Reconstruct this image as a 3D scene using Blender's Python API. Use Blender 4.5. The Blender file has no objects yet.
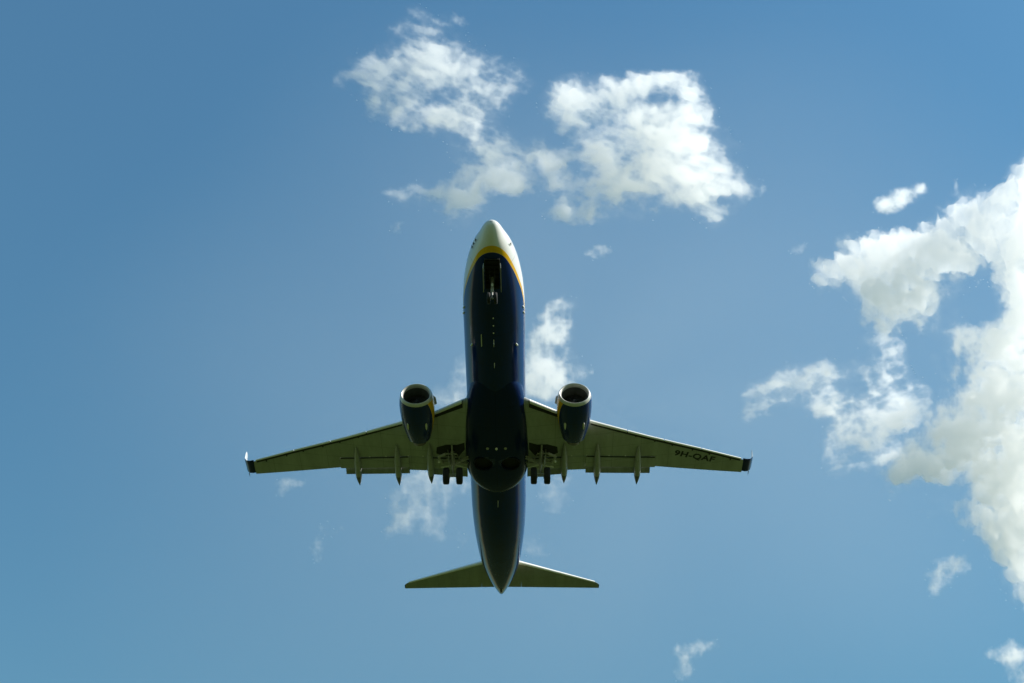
import bpy, bmesh, math, random
import numpy as np
from mathutils import Vector, Matrix
from mathutils.bvhtree import BVHTree

random.seed(4)
sc = bpy.context.scene
col = sc.collection
R = math.radians

# ------------------------------------------------------------------ pose of the aircraft and of the camera
PITCH = R(4.0)                       # nose up
FOCAL_PX = 1422.0                    # 50 mm lens on a 36 mm sensor, 1024 pixels wide
TH, YAW, ROLL, TX, TY, DIST = 0.757190, -0.0136746, 0.0138884, -0.973749, -6.557229, 94.4712
def rot3(a, ax): return Matrix.Rotation(a, 3, 'XYZ'[ax])
B3 = Matrix(((-1, 0, 0), (0, 1, 0), (0, 0, -1)))
M3 = rot3(ROLL, 2) @ rot3(TH, 0) @ B3 @ rot3(YAW, 1)
plane_in_cam = Matrix.Translation((TX, TY, -DIST)) @ M3.to_4x4() @ Matrix.Translation((0, 19, 0))
plane_rot = Matrix.Rotation(math.pi, 4, 'Z') @ Matrix.Rotation(PITCH, 4, 'X')     # flies towards -Y
cam_w = plane_rot @ plane_in_cam.inverted()
shift = Vector((0, 0, 1.7)) - cam_w.translation
cam_w = Matrix.Translation(shift) @ cam_w
plane_w = Matrix.Translation(shift) @ plane_rot

cd = bpy.data.cameras.new('camera')
cam = bpy.data.objects.new('camera', cd)
col.objects.link(cam)
cam.matrix_world = cam_w
cd.lens = 36.0 * FOCAL_PX / 1024.0
cd.sensor_width = 36.0
cd.clip_start = 0.5
cd.clip_end = 60000.0
sc.camera = cam

# ------------------------------------------------------------------ sky, sun, exposure
sun_local = Vector((-0.78, 0.16, 0.62)).normalized()       # port side, a little ahead, high
sun_dir = (plane_w.to_3x3() @ sun_local).normalized()
sun_el = math.asin(sun_dir.z)
sun_az = math.atan2(sun_dir.x, sun_dir.y)                    # clockwise from +Y
w = bpy.data.worlds.new('World')
sc.world = w
w.use_nodes = True
nt = w.node_tree
bg = nt.nodes['Background']
sky = nt.nodes.new('ShaderNodeTexSky')
sky.sky_type = 'NISHITA'
sky.sun_disc = False
sky.sun_elevation = sun_el
sky.sun_rotation = sun_az
sky.altitude = 50
sky.air_density = 2.6
sky.dust_density = 0.15
sky.ozone_density = 10.0
tint = nt.nodes.new('ShaderNodeMix'); tint.data_type = 'RGBA'; tint.blend_type = 'MULTIPLY'
tint.inputs[0].default_value = 1.0
tint.inputs[7].default_value = (0.80, 1.045, 1.04, 1)
nt.links.new(sky.outputs[0], tint.inputs[6])
nt.links.new(tint.outputs[2], bg.inputs[0])
bg.inputs[1].default_value = 0.084
sl = bpy.data.lights.new('sun', 'SUN')
sl.energy = 5.0
sl.angle = R(0.5)
sl.color = (1.0, 0.955, 0.88)
so = bpy.data.objects.new('sun', sl)
col.objects.link(so)
so.rotation_euler = sun_dir.to_track_quat('Z', 'Y').to_euler()
so.location = (0, 0, 200)
sc.view_settings.view_transform = 'Standard'
sc.view_settings.look = 'None'
sc.view_settings.exposure = 0.45
sc.view_settings.gamma = 1.0
sc.view_settings.use_curve_mapping = False
sc.render.engine = 'CYCLES'
sc.cycles.max_bounces = 20
sc.cycles.volume_bounces = 14
sc.cycles.transparent_max_bounces = 64
sc.cycles.diffuse_bounces = 3
sc.cycles.use_denoising = True

# ------------------------------------------------------------------ node helpers
def new_mat(name):
    m = bpy.data.materials.new(name)
    m.use_nodes = True
    return m, m.node_tree, m.node_tree.nodes['Principled BSDF']

class NX:
    """small expression builder on a node tree"""
    def __init__(s, nt): s.nt = nt
    def _in(s, sock, v):
        if isinstance(v, (int, float)): sock.default_value = v
        else: s.nt.links.new(v, sock)
    def m(s, op, a, b=0.0, c=None, clamp=False):
        n = s.nt.nodes.new('ShaderNodeMath'); n.operation = op; n.use_clamp = clamp
        s._in(n.inputs[0], a); s._in(n.inputs[1], b)
        if c is not None: s._in(n.inputs[2], c)
        return n.outputs[0]
    def step(s, x, edge, soft=0.004):
        n = s.nt.nodes.new('ShaderNodeMapRange')
        s._in(n.inputs['Value'], x)
        if isinstance(edge, (int, float)):
            n.inputs['From Min'].default_value = edge - soft; n.inputs['From Max'].default_value = edge + soft
        else:
            s._in(n.inputs['Value'], s.m('SUBTRACT', x, edge))
            n.inputs['From Min'].default_value = -soft; n.inputs['From Max'].default_value = soft
        return n.outputs[0]
    def band(s, x, a, b, soft=0.004):
        return s.m('MULTIPLY', s.step(x, a, soft), s.m('SUBTRACT', 1.0, s.step(x, b, soft)))
    def mix(s, f, a, b):
        n = s.nt.nodes.new('ShaderNodeMix'); n.data_type = 'RGBA'
        s._in(n.inputs[0], f)
        for i, v in ((6, a), (7, b)):
            if isinstance(v, tuple): n.inputs[i].default_value = (*v[:3], 1)
            else: s.nt.links.new(v, n.inputs[i])
        return n.outputs[2]
    def noise(s, scale, detail=5, rough=0.55, vec=None, stretch=None):
        n = s.nt.nodes.new('ShaderNodeTexNoise')
        n.inputs['Scale'].default_value = scale; n.inputs['Detail'].default_value = detail
        n.inputs['Roughness'].default_value = rough
        if stretch:
            mp = s.nt.nodes.new('ShaderNodeMapping'); mp.inputs['Scale'].default_value = stretch
            s.nt.links.new(vec, mp.inputs['Vector']); vec = mp.outputs[0]
        if vec is not None: s.nt.links.new(vec, n.inputs['Vector'])
        return n.outputs[0]
    def obj(s):
        t = s.nt.nodes.new('ShaderNodeTexCoord')
        sp = s.nt.nodes.new('ShaderNodeSeparateXYZ')
        s.nt.links.new(t.outputs['Object'], sp.inputs[0])
        return t.outputs['Object'], sp.outputs[0], sp.outputs[1], sp.outputs[2]
    def curve(s, x, x0, x1, y0, y1, pts):
        mr = s.nt.nodes.new('ShaderNodeMapRange'); s._in(mr.inputs[0], x)
        mr.inputs[1].default_value = x0; mr.inputs[2].default_value = x1
        fc = s.nt.nodes.new('ShaderNodeFloatCurve'); s.nt.links.new(mr.outputs[0], fc.inputs['Value'])
        c = fc.mapping.curves[0]
        P = [((a - x0) / (x1 - x0), (b - y0) / (y1 - y0)) for a, b in pts]
        while len(c.points) < len(P): c.points.new(0.5, 0.5)
        for p, q in zip(c.points, P): p.location = q; p.handle_type = 'AUTO_CLAMPED'
        fc.mapping.update()
        return s.m('MULTIPLY_ADD', fc.outputs[0], y1 - y0, y0)

NAVY = (0.001, 0.018, 0.105)
YELLOW = (0.72, 0.40, 0.012)
WHITE = (0.74, 0.74, 0.72)
GREY = (0.38, 0.39, 0.37)

def paint(name, base, rough=0.3, dirt=0.15, scale=1.2, coat=0.0, spec=.5, metallic=0.0, lines=None, stretch=(1.6, 0.35, 1.0)):
    """aircraft paint with streaky dirt along the airflow, optional panel lines every `lines` metres"""
    m, t, b = new_mat(name)
    x = NX(t)
    v, X, Y, Z = x.obj()
    n = x.noise(scale, 6, 0.6, v, stretch)
    n2 = x.noise(scale * 6, 4, 0.6, v, stretch)
    f = x.m('MULTIPLY', x.m('ADD', x.m('MULTIPLY', n, 0.7), x.m('MULTIPLY', n2, 0.3)), 1.0)
    f = x.step(f, 0.53, 0.16)
    c = x.mix(x.m('MULTIPLY', f, dirt), base, tuple(k * 0.35 + 0.01 * (1 - k) for k in base))
    if lines:
        lx, ly, amt = lines
        gx = x.m('ABSOLUTE', x.m('SUBTRACT', x.m('FRACT', x.m('DIVIDE', X, lx)), 0.5))
        gy = x.m('ABSOLUTE', x.m('SUBTRACT', x.m('FRACT', x.m('DIVIDE', Y, ly)), 0.5))
        g = x.m('MAXIMUM', x.step(gx, 0.5 - 0.018 / lx, 0.01 / lx), x.step(gy, 0.5 - 0.018 / ly, 0.01 / ly))
        c = x.mix(x.m('MULTIPLY', g, amt), c, tuple(k * 0.3 for k in base))
    t.links.new(c, b.inputs['Base Color'])
    b.inputs['Metallic'].default_value = metallic
    b.inputs['Specular IOR Level'].default_value = spec
    r = x.m('MULTIPLY_ADD', n2, 0.16, rough - 0.08)
    t.links.new(r, b.inputs['Roughness'])
    b.inputs['Coat Weight'].default_value = coat
    b.inputs['Coat Roughness'].default_value = 0.06
    return m

M = {}
M['grey'] = paint('grey_wing_paint', GREY, 0.42, 0.45, 0.8, lines=(1.9, 1.35, 0.5))
M['flap'] = paint('worn_flap_paint', (.29, .30, .28), .45, .6, 1.5, lines=(1.1, .9, .4))
M['tip_shade'] = paint('shaded_fairing_tip', (.10, .105, .10), .5, .5, 2.0)  # darker colour carries the shade on the upturned fairing tips
M['slat'] = paint('pale_slat_paint', (0.78, 0.77, 0.74), 0.32, 0.15, spec=.6)
M['lip'] = paint('polished_lip_metal', (0.60, 0.59, 0.56), 0.36, 0.15, metallic=0.25)
M['navy'] = paint('navy_gloss_paint', (0.001, 0.013, 0.07), 0.22, 0.5, 1.0, spec=.17, lines=(2.3, 1.7, 0.4))
M['white'] = paint('white_gloss_paint', WHITE, 0.25, 0.12, coat=0.3)
M['dark'] = paint('dark_parts_and_gap_shade', (0.018, 0.018, 0.016), 0.7, 0.4, 2.0)  # dark parts, and the painted shade in slat, flap and bay gaps
M['well'] = paint('wheel_well_shade', (0.006, 0.007, 0.008), 0.8, 0.4, 2.0)  # colour darkened to hold the shade inside the shallow wells
M['strut'] = paint('grey_gear_metal', (0.40, 0.39, 0.36), 0.4, 0.5, 3.0)
M['bright'] = paint('light_grey_gear_paint', (0.70, 0.69, 0.65), 0.35, 0.25, 3.0)
M['rubber'] = paint('tyre_rubber', (0.012, 0.012, 0.012), 0.8, 0.4, 4.0)
M['duct'] = paint('inlet_duct_liner', (0.10, 0.10, 0.10), 0.5, 0.3, 3.0)
M['fan'] = paint('fan_titanium', (0.10, 0.10, 0.105), 0.35, 0.3, 3.0, metallic=0.6)
M['exhaust'] = paint('heat_stained_metal', (0.15, 0.13, 0.11), 0.4, 0.5, 3.0, metallic=0.7)
M['black'] = paint('black_lettering', (0.006, 0.006, 0.006), 0.6, 0.1)
M['lens'] = paint('clear_lamp_lens', (0.85, 0.85, 0.82), 0.15, 0.05)

# ------------------------------------------------------------------ object helpers
BASE = Vector((0.0, -18.75, -3.95))           # the point under the main wheels: the aircraft's Empty
plane = bpy.data.objects.new('jet_airliner', None)
col.objects.link(plane)
plane.matrix_world = plane_w @ Matrix.Translation(BASE)
plane['label'] = 'twin engine jet airliner with navy belly and its wheels down, flying overhead'
plane['category'] = 'airliner'

def mesh_obj(name, verts, faces, mat, parent=None, smooth=True, label=None, mats=None, midx=None, split=40):
    me = bpy.data.meshes.new(name)
    me.from_pydata([tuple(v) for v in verts], [], faces)
    for mm in (mats or [mat]): me.materials.append(mm)
    bm = bmesh.new(); bm.from_mesh(me)
    bmesh.ops.remove_doubles(bm, verts=bm.verts, dist=1e-5)
    bmesh.ops.recalc_face_normals(bm, faces=bm.faces)
    bm.to_mesh(me); bm.free()
    if midx is not None and len(midx) == len(me.polygons):
        me.polygons.foreach_set('material_index', midx)
    if smooth:
        me.polygons.foreach_set('use_smooth', [True] * len(me.polygons))
        me.set_sharp_from_angle(angle=R(split))
    o = bpy.data.objects.new(name, me)
    col.objects.link(o)
    if parent is not None:
        o.parent = parent
    if label: o['label'] = label
    return o

def part(name, verts, faces, mat, parent=None, **k):
    """verts in aircraft coordinates; every part keeps its origin at the aircraft's base"""
    off = BASE
    return mesh_obj(name, [Vector(v) - off for v in verts], faces, mat, parent or plane, **k)

class MB:
    def __init__(s): s.v, s.f = [], []
    def add(s, v, f):
        b = len(s.v); s.v += [Vector(q) for q in v]; s.f += [tuple(i + b for i in g) for g in f]
        return s
    def loft(s, rings, cap0=True, cap1=True, closed=True):
        n = len(rings[0]); v = [p for r in rings for p in r]; f = []
        for i in range(len(rings) - 1):
            for j in range(n if closed else n - 1):
                k = (j + 1) % n
                f.append((i * n + j, i * n + k, (i + 1) * n + k, (i + 1) * n + j))
        if cap0: f.append(tuple(range(n))[::-1])
        if cap1: f.append(tuple((len(rings) - 1) * n + j for j in range(n)))
        return s.add(v, f)
    def tube(s, a, b, r0, r1=None, n=12):
        a, b = Vector(a), Vector(b); r1 = r0 if r1 is None else r1
        d = (b - a).normalized(); u = d.orthogonal().normalized(); w_ = d.cross(u)
        ring = lambda c, r: [c + (u * math.cos(t) + w_ * math.sin(t)) * r for t in [2 * math.pi * i / n for i in range(n)]]
        e = min(r0, r1) * 0.15
        return s.loft([ring(a, r0 - e), ring(a + d * e, r0), ring(b - d * e, r1), ring(b, r1 - e)])
    def lathe(s, c, axis, prof, n=32, cap=(False, False), sq=None):
        """prof: (distance along axis, radius)"""
        c, d = Vector(c), Vector(axis).normalized()
        u = Vector((1, 0, 0)) if abs(d.x) < 0.9 else Vector((0, 1, 0))
        w_ = d.cross(u).normalized(); u = w_.cross(d)
        rings = []
        for (t, r) in prof:
            ring = []
            for i in range(n):
                a = 2 * math.pi * i / n
                q = u * math.cos(a) * r + w_ * math.sin(a) * r
                if sq: q = sq(t, q)
                ring.append(c + d * t + q)
            rings.append(ring)
        return s.loft(rings, *cap)
    def box(s, c, size, rot=None):
        c = Vector(c); h = Vector(size) / 2
        P = [Vector((x, y, z)) for x in (-h.x, h.x) for y in (-h.y, h.y) for z in (-h.z, h.z)]
        if rot is not None: P = [rot @ p for p in P]
        return s.add([c + p for p in P], [(0, 1, 3, 2), (4, 6, 7, 5), (0, 4, 5, 1), (2, 3, 7, 6), (0, 2, 6, 4), (1, 5, 7, 3)])
    def build(s, name, mat, parent=None, **k): return part(name, s.v, s.f, mat, parent, **k)

def interp(xs, ys):
    """monotone cubic through the points"""
    xs, ys = np.array(xs, float), np.array(ys, float)
    h = np.diff(xs); d = np.diff(ys) / h
    m = np.zeros_like(xs); m[0], m[-1] = d[0], d[-1]
    for i in range(1, len(xs) - 1):
        if d[i - 1] * d[i] > 0:
            w1, w2 = 2 * h[i] + h[i - 1], h[i] + 2 * h[i - 1]
            m[i] = (w1 + w2) / (w1 / d[i - 1] + w2 / d[i])
    def f(x):
        i = int(np.clip(np.searchsorted(xs, x) - 1, 0, len(h) - 1)); t = (x - xs[i]) / h[i]
        return float(ys[i] * (2 * t**3 - 3 * t**2 + 1) + h[i] * m[i] * (t**3 - 2 * t**2 + t) + ys[i + 1] * (-2 * t**3 + 3 * t**2) + h[i] * m[i + 1] * (t**3 - t**2))
    return f

def carve(o, cutter_mb):
    """cut an opening into part o (the cutter is removed again)"""
    c = cutter_mb.build('cutter', M['dark'])
    md = o.modifiers.new('cut', 'BOOLEAN'); md.object = c; md.operation = 'DIFFERENCE'; md.solver = 'EXACT'
    bpy.context.view_layer.update()
    dg = bpy.context.evaluated_depsgraph_get()
    me = bpy.data.meshes.new_from_object(o.evaluated_get(dg))
    o.modifiers.clear()
    old = o.data; o.data = me; me.name = old.name
    bpy.data.meshes.remove(old)
    cm = c.data
    bpy.data.objects.remove(c); bpy.data.meshes.remove(cm)

# ------------------------------------------------------------------ ground: fields under the flight path
def ground():
    m, t, b = new_mat('green_fields')
    x = NX(t)
    v, X, Y, Z = x.obj()
    n = x.noise(0.004, 6, 0.6, v); n2 = x.noise(0.9, 5, 0.6, v)
    c = x.mix(x.step(n, 0.5, 0.12), (0.038, 0.060, 0.010), (0.058, 0.078, 0.015))
    c = x.mix(x.m('MULTIPLY', n2, 0.5), c, (0.025, 0.04, 0.01))
    t.links.new(c, b.inputs['Base Color'])
    b.inputs['Roughness'].default_value = 0.9
    b.inputs['Specular IOR Level'].default_value = 0.1
    n = 64; v = [(0, 0, 0)]; f = []
    rads = [40, 200, 1000, 4000, 12000, 28000]
    for r in rads: v += [(r * math.cos(2 * math.pi * i / n), r * math.sin(2 * math.pi * i / n), 0) for i in range(n)]
    for i in range(n): f.append((0, 1 + i, 1 + (i + 1) % n))
    for k in range(len(rads) - 1):
        for i in range(n):
            j = (i + 1) % n; a = 1 + k * n; b2 = a + n
            f.append((a + i, b2 + i, b2 + j, a + j))
    o = mesh_obj('ground', v, f, m, smooth=False)
    o['kind'] = 'structure'
ground()

# ------------------------------------------------------------------ fuselage
S_ = [0, .05, .15, .3, .47, .8, 1.07, 1.5, 2.0, 2.6, 3.2, 3.8, 5.0, 6.35, 7.5, 24.5, 26, 28, 30, 32, 33.5, 35.4, 36.4, 37.0, 37.1]
HW = [.03, .20, .32, .43, .53, .67, .80, 1.01, 1.19, 1.36, 1.50, 1.61, 1.77, 1.86, 1.88, 1.88, 1.86, 1.78, 1.63, 1.43, 1.17, .70, .37, .15, .10]
S2 = [0, .05, .15, .3, .8, 1.5, 2.3, 3.2, 4.5, 6, 7.5, 24.5, 26, 28, 30, 32, 34, 36, 36.8, 37.1]
TOP = [-.53, -.38, -.26, -.12, .2, .56, 1.04, 1.54, 1.90, 2.0, 2.03, 2.03, 2.03, 2.02, 2.0, 1.97, 1.9, 1.70, 1.50, 1.34]
BOT = [-.57, -.74, -.87, -1.0, -1.30, -1.56, -1.75, -1.86, -1.94, -1.98, -1.99, -1.99, -1.93, -1.72, -1.36, -.90, -.36, .30, .66, .98]
ZM = [-.55, -.55, -.54, -.53, -.48, -.40, -.30, -.18, -.06, 0, 0, 0, .02, .08, .2, .4, .66, .94, 1.08, 1.14]
fhw = interp(S_, HW)
ftop, fbot, fzm = (interp(S2, q) for q in (TOP, BOT, ZM))
def fus_ring(s, n=72):
    hw, tp, bt, zm = fhw(s), ftop(s), fbot(s), fzm(s)
    out = []
    for i in range(n):
        a = 2 * math.pi * i / n; c = math.cos(a)
        out.append(Vector((hw * math.sin(a), -s, zm + (tp - zm if c > 0 else zm - bt) * c)))
    return out
def fus_bottom(x, s):
    hw = fhw(s); c = math.sqrt(max(0, 1 - (x / hw) ** 2))
    return fzm(s) - (fzm(s) - fbot(s)) * c

def fuselage_paint():
    m, t, b = new_mat('fuselage_livery')
    x = NX(t)
    v, X, Y, Z = x.obj()
    s = x.m('SUBTRACT', -BASE.y, Y)           # metres behind the nose
    z = x.m('ADD', Z, BASE.z)
    # lower edge of the yellow cheat line as a height along the body
    zb = x.curve(s, 0.0, 38.0, -2.5, 2.5, [(0, -2.2), (1.1, -1.70), (1.45, -1.57), (1.95, -1.41), (2.55, -1.29), (3.2, -1.15), (4.3, -.9), (5.4, -.62), (7.5, -.28), (10, -.12), (14, -.06), (26, -.02), (32, .42), (36, .98), (38, 1.2)])
    wd = x.curve(s, 0.0, 38.0, 0.0, 1.0, [(0, .30), (1.2, .27), (2.2, .19), (8, .17), (38, .15)])
    navy = x.m('SUBTRACT', 1.0, x.step(z, zb, 0.008))
    yel = x.m('SUBTRACT', x.m('SUBTRACT', 1.0, x.step(z, x.m('ADD', zb, wd), 0.008)), navy, clamp=True)
    n = x.noise(1.0, 6, 0.6, v, (1.6, .35, 1.0)); n2 = x.noise(7.0, 4, 0.6, v, (1.6, .3, 1.0))
    f = x.step(x.m('ADD', x.m('MULTIPLY', n, .7), x.m('MULTIPLY', n2, .3)), .55, .15)
    white = x.mix(x.m('MULTIPLY', f, .16), WHITE, (.42, .41, .36))
    # cabin windows and flight deck glazing
    wx = x.m('ABSOLUTE', x.m('SUBTRACT', x.m('FRACT', x.m('DIVIDE', s, .508)), .5))
    win = x.m('MULTIPLY', x.m('SUBTRACT', 1.0, x.step(wx, .23, .02)), x.band(z, .42, .78, .01))
    win = x.m('MULTIPLY', win, x.band(s, 6.2, 31.5, .01))
    glass = x.m('MULTIPLY', x.band(x.m('MULTIPLY_ADD', z, -.9, s), 1.1, 1.62, .01), x.band(z, .46, 1.3, .01))
    white = x.mix(x.m('MAXIMUM', win, glass), white, (.012, .014, .017))
    blue = x.mix(x.m('MULTIPLY', f, .5), NAVY, (.012, .016, .026))
    gy = x.m('ABSOLUTE', x.m('SUBTRACT', x.m('FRACT', x.m('DIVIDE', s, 2.54)), .5))
    g = x.step(gy, .4935, .003)
    c = x.mix(navy, x.mix(yel, white, YELLOW), blue)
    c = x.mix(x.m('MULTIPLY', g, .35), c, (.004, .006, .012))
    t.links.new(c, b.inputs['Base Color'])
    t.links.new(x.m('MULTIPLY_ADD', n2, .08, .08), b.inputs['Roughness'])
    b.inputs['Specular IOR Level'].default_value = .22
    return m
M['fus'] = fuselage_paint()

ss = sorted(set([0, .02, .05, .1, .15, .22] + [round(.3 + .15 * i, 3) for i in range(50)] + [8 + .5 * i for i in range(32)] + [24 + .25 * i for i in range(53)] + [36.9, 37.0, 37.05, 37.1]))
ss = [s for s in ss if s <= 37.1]
fus = MB().loft([fus_ring(s) for s in ss]).build('fuselage', M['fus'], split=60)
fus.data.materials.append(M['dark'])
# nose wheel bay: a real opening with a dark box inside
NG0, NG1, NGW = 1.95, 4.0, .40
carve(fus, MB().box((0, -(NG0 + NG1) / 2, -1.75), (2 * NGW, NG1 - NG0, .9)))
bay = MB()
zb_, zt_ = -1.5, -1.25
bay.box((0, -(NG0 + NG1) / 2, -1.28), (2 * NGW + .1, NG1 - NG0 + .1, .05))
for sx in (-1, 1): bay.box((sx * (NGW + .03), -(NG0 + NG1) / 2, -1.53), (.05, NG1 - NG0 + .1, .44))
for y in (NG0 - .03, NG1 + .03): bay.box((0, -y, -1.5), (2 * NGW + .01, .05, .38))
for k in range(5): bay.box((0, -(NG0 + .35 + .36 * k), -1.33), (2 * NGW, .05, .10))
bay.build('nose_gear_bay', M['dark'], smooth=False)
MB().lathe((0, -36.95, 1.15), (0, -1, .12), [(0, .15), (.16, .13), (.2, .10), (.12, .08)], 20, (True, True)).build('exhaust_outlet', M['dark'])

tv = MB()
for x0, x1, dz in ((-.075, .075, .010),): 
    q = [35.3, 35.7, 36.1, 36.5, 36.9]
    tv.add([(x, -a, fus_bottom(min(abs(x), fhw(a) * .9), a) - dz) for a in q for x in (x0, x1)], [(2 * i, 2 * i + 1, 2 * i + 3, 2 * i + 2) for i in range(4)])
tv.build('tail_vent', M['dark'])
for sx in (-1, 1): MB().box((sx * .10, -35.75, fus_bottom(.1, 35.75) - .02), (.03, .8, .03), Matrix.Rotation(-.33, 3, 'X')).build('vent_rim', M['bright'], smooth=False)

# belly fairing between the wings
def fair_ring(s, hw, bt, top, n=48):
    out = []
    for i in range(n):
        a = 2 * math.pi * i / n; c, q = math.cos(a), math.sin(a)
        e = .72
        X = hw * math.copysign(abs(q) ** e, q)
        Zv = -.95 + ((top + .95) if c > 0 else (bt - -.95) * -1) * math.copysign(abs(c) ** e, c) * (1 if c > 0 else -1) * (1 if c > 0 else -1)
        out.append(Vector((X, -s, Zv)))
    return out
FS = [11.9, 12.4, 13.2, 14.2, 16, 18.5, 20, 20.8, 21.4, 21.8, 22.05]
FH = [1.30, 1.52, 1.74, 1.90, 2.06, 2.1, 2.04, 1.88, 1.58, 1.15, .75]
FB = [-1.90, -2.0, -2.14, -2.24, -2.30, -2.30, -2.26, -2.2, -2.12, -2.04, -1.96]
ghw, gbt = interp(FS, FH), interp(FS, FB)
frs = [11.9 + .2 * i for i in range(44)] + [20.7 + .1 * i for i in range(13)] + [21.95, 22.05]
fair = MB().loft([fair_ring(s, ghw(s), gbt(s), -.5) for s in frs]).build('belly_fairing', M['navy'], split=60)
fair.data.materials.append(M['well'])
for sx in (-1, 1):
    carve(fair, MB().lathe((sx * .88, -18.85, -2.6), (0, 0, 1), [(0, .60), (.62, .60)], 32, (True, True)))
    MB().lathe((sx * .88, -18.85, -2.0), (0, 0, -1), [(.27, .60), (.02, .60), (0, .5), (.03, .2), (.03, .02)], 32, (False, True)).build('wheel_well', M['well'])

# small blades, beacon and drains on the belly
for s, h, l in ((8.1, .28, .34), (10.0, .2, .26), (23.0, .26, .4)):
    zz = fbot(s)
    MB().add([(dx, -s + dy, zz + dz) for dx, dy, dz in ((-.02, l / 2, .03), (.02, l / 2, .03), (.02, -l / 2, .03), (-.02, -l / 2, .03), (-.012, 0, -h), (.012, 0, -h), (.012, -l * .55, -h), (-.012, -l * .55, -h))],
             [(0, 3, 2, 1), (4, 5, 6, 7), (0, 1, 5, 4), (1, 2, 6, 5), (2, 3, 7, 6), (3, 0, 4, 7)]).build('blade_antenna', M['bright'], smooth=False)
for s in (6.2, 6.8, 7.4): MB().lathe((0, -s, fbot(s) + .01), (0, 0, -1), [(0, .05), (.05, .04), (.07, .0)], 12).build('drain_mast', M['bright'])
MB().lathe((0, -17.3, -2.28), (0, 0, -1), [(0, .09), (.07, .085), (.12, .05), (.13, 0)], 16).build('anti_collision_beacon', M['lens'])
for sx in (-1, 1):
    MB().lathe((sx * .58, -17.3, -2.29), (0, 0, -1), [(0, .1), (.03, .09), (.04, .0)], 16).build('access_cover', M['strut'])
    MB().lathe((sx * 1.93, -14.05, -1.35), (sx * .3, 1, -.3), [(-.1, .16), (.03, .15), (.07, .1), (.08, 0)], 16).build('landing_light', M['lens'])
    for s in (1.30, 1.58, 1.84) if sx > 0 else (1.62,):                                # pitot probes
        x_ = fhw(s) * .985; z_ = fus_bottom(x_, s)
        MB().tube((sx * (x_ - .03), -s, z_), (sx * (x_ + .05), -s, z_ - .09), .02).tube((sx * (x_ + .05), -s - .08, z_ - .09), (sx * (x_ + .05), -s + .13, z_ - .09), .022).build('pitot_probe', M['dark'])
    for s_, x_ in ((6.5, 1.77), (8.9, 1.36), (7.0, 1.80)): MB().box((sx * x_, -s_, fus_bottom(x_, s_) - .02), (.09, .22, .06), Matrix.Rotation(sx * .5, 3, 'Z')).build('door_sill_mark', M['lens'], smooth=False)
MB().box((.75, -8.15, fus_bottom(.75, 8.15) - .012), (.05, 1.0, .03)).build('outflow_vent', M['bright'], smooth=False)

# ------------------------------------------------------------------ wings
def af(u, tc, up):
    yt = 5 * tc * (.2969 * math.sqrt(u) - .126 * u - .3516 * u * u + .2843 * u**3 - .1030 * u**4)
    cam_ = .018 * 4 * u * (1 - u)
    return cam_ + yt * 1.12 if up else cam_ - yt * .88
LEX = [1.2, 1.92, 3.85, 6.3, 10.0, 13.5, 16.75]
LEY = [-13.0, -13.52, -14.88, -16.2, -18.07, -19.75, -21.42]
FTX = [1.2, 5.8, 10.6, 16.75]
FTY = [-20.6, -21.0, -21.25, -22.87]
fle = lambda x: float(np.interp(x, LEX, LEY))
fte = lambda x: float(np.interp(x, FTX, FTY))
fwz = lambda x: -1.32 + max(x - 1.8, 0) * .105 + max(x - 6, 0) ** 2 * .0022
fhinge = lambda x: float(np.interp(x, [1.2, 5.75, 10.55], [-19.2, -19.45, -20.22]))
ftc = lambda x: float(np.interp(x, [1.2, 6, 16.75], [.135, .115, .10]))
SL = .20                                   # wing nose sits this far behind the drooped slats
def wing_z(x, y, up):
    le, te = fle(x) - SL, fte(x); c = le - te; u = min(1, max(0, (le - y) / c))
    return fwz(x) + c * af(u, ftc(x), up) + .0
def wing_ring(x, yend, sx):
    le, te = fle(x) - SL, fte(x); c = le - te; ue = (le - yend) / c
    N = 14
    us = [ue * (.5 - .5 * math.cos(math.pi * i / N)) for i in range(N + 1)]
    pts = [Vector((sx * x, le - u * c, fwz(x) + c * af(u, ftc(x), False))) for u in us[::-1]]
    pts += [Vector((sx * x, le - u * c, fwz(x) + c * af(u, ftc(x), True))) for u in us[1:]]
    return pts
def strip(mb, sx, xs, f0, f1, thick, droop=0.0, zoff=0.0, nose=.3):
    """a thin panel between chord lines f0 (front) and f1 (rear) following the wing's underside"""
    rings = []
    for x in xs:
        y0, y1 = f0(x), f1(x); L = y0 - y1; z0 = wing_z(x, y0, False) + zoff; z1 = z0 - L * droop
        if thick is None: t = .1
        else: t = thick
        rings.append([Vector((sx * x, y0 - L * u, z0 + (z1 - z0) * u + zz)) for u, zz in
                      ((.02, t * .30), (0, t * .6), (.03, t * .9), (.18, t * 1.15), (.5, t * .85), (1, t * .14), (1, .0), (.5, .0), (.15, .0), (.05, t * .12))])
    return mb.loft(rings)

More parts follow.
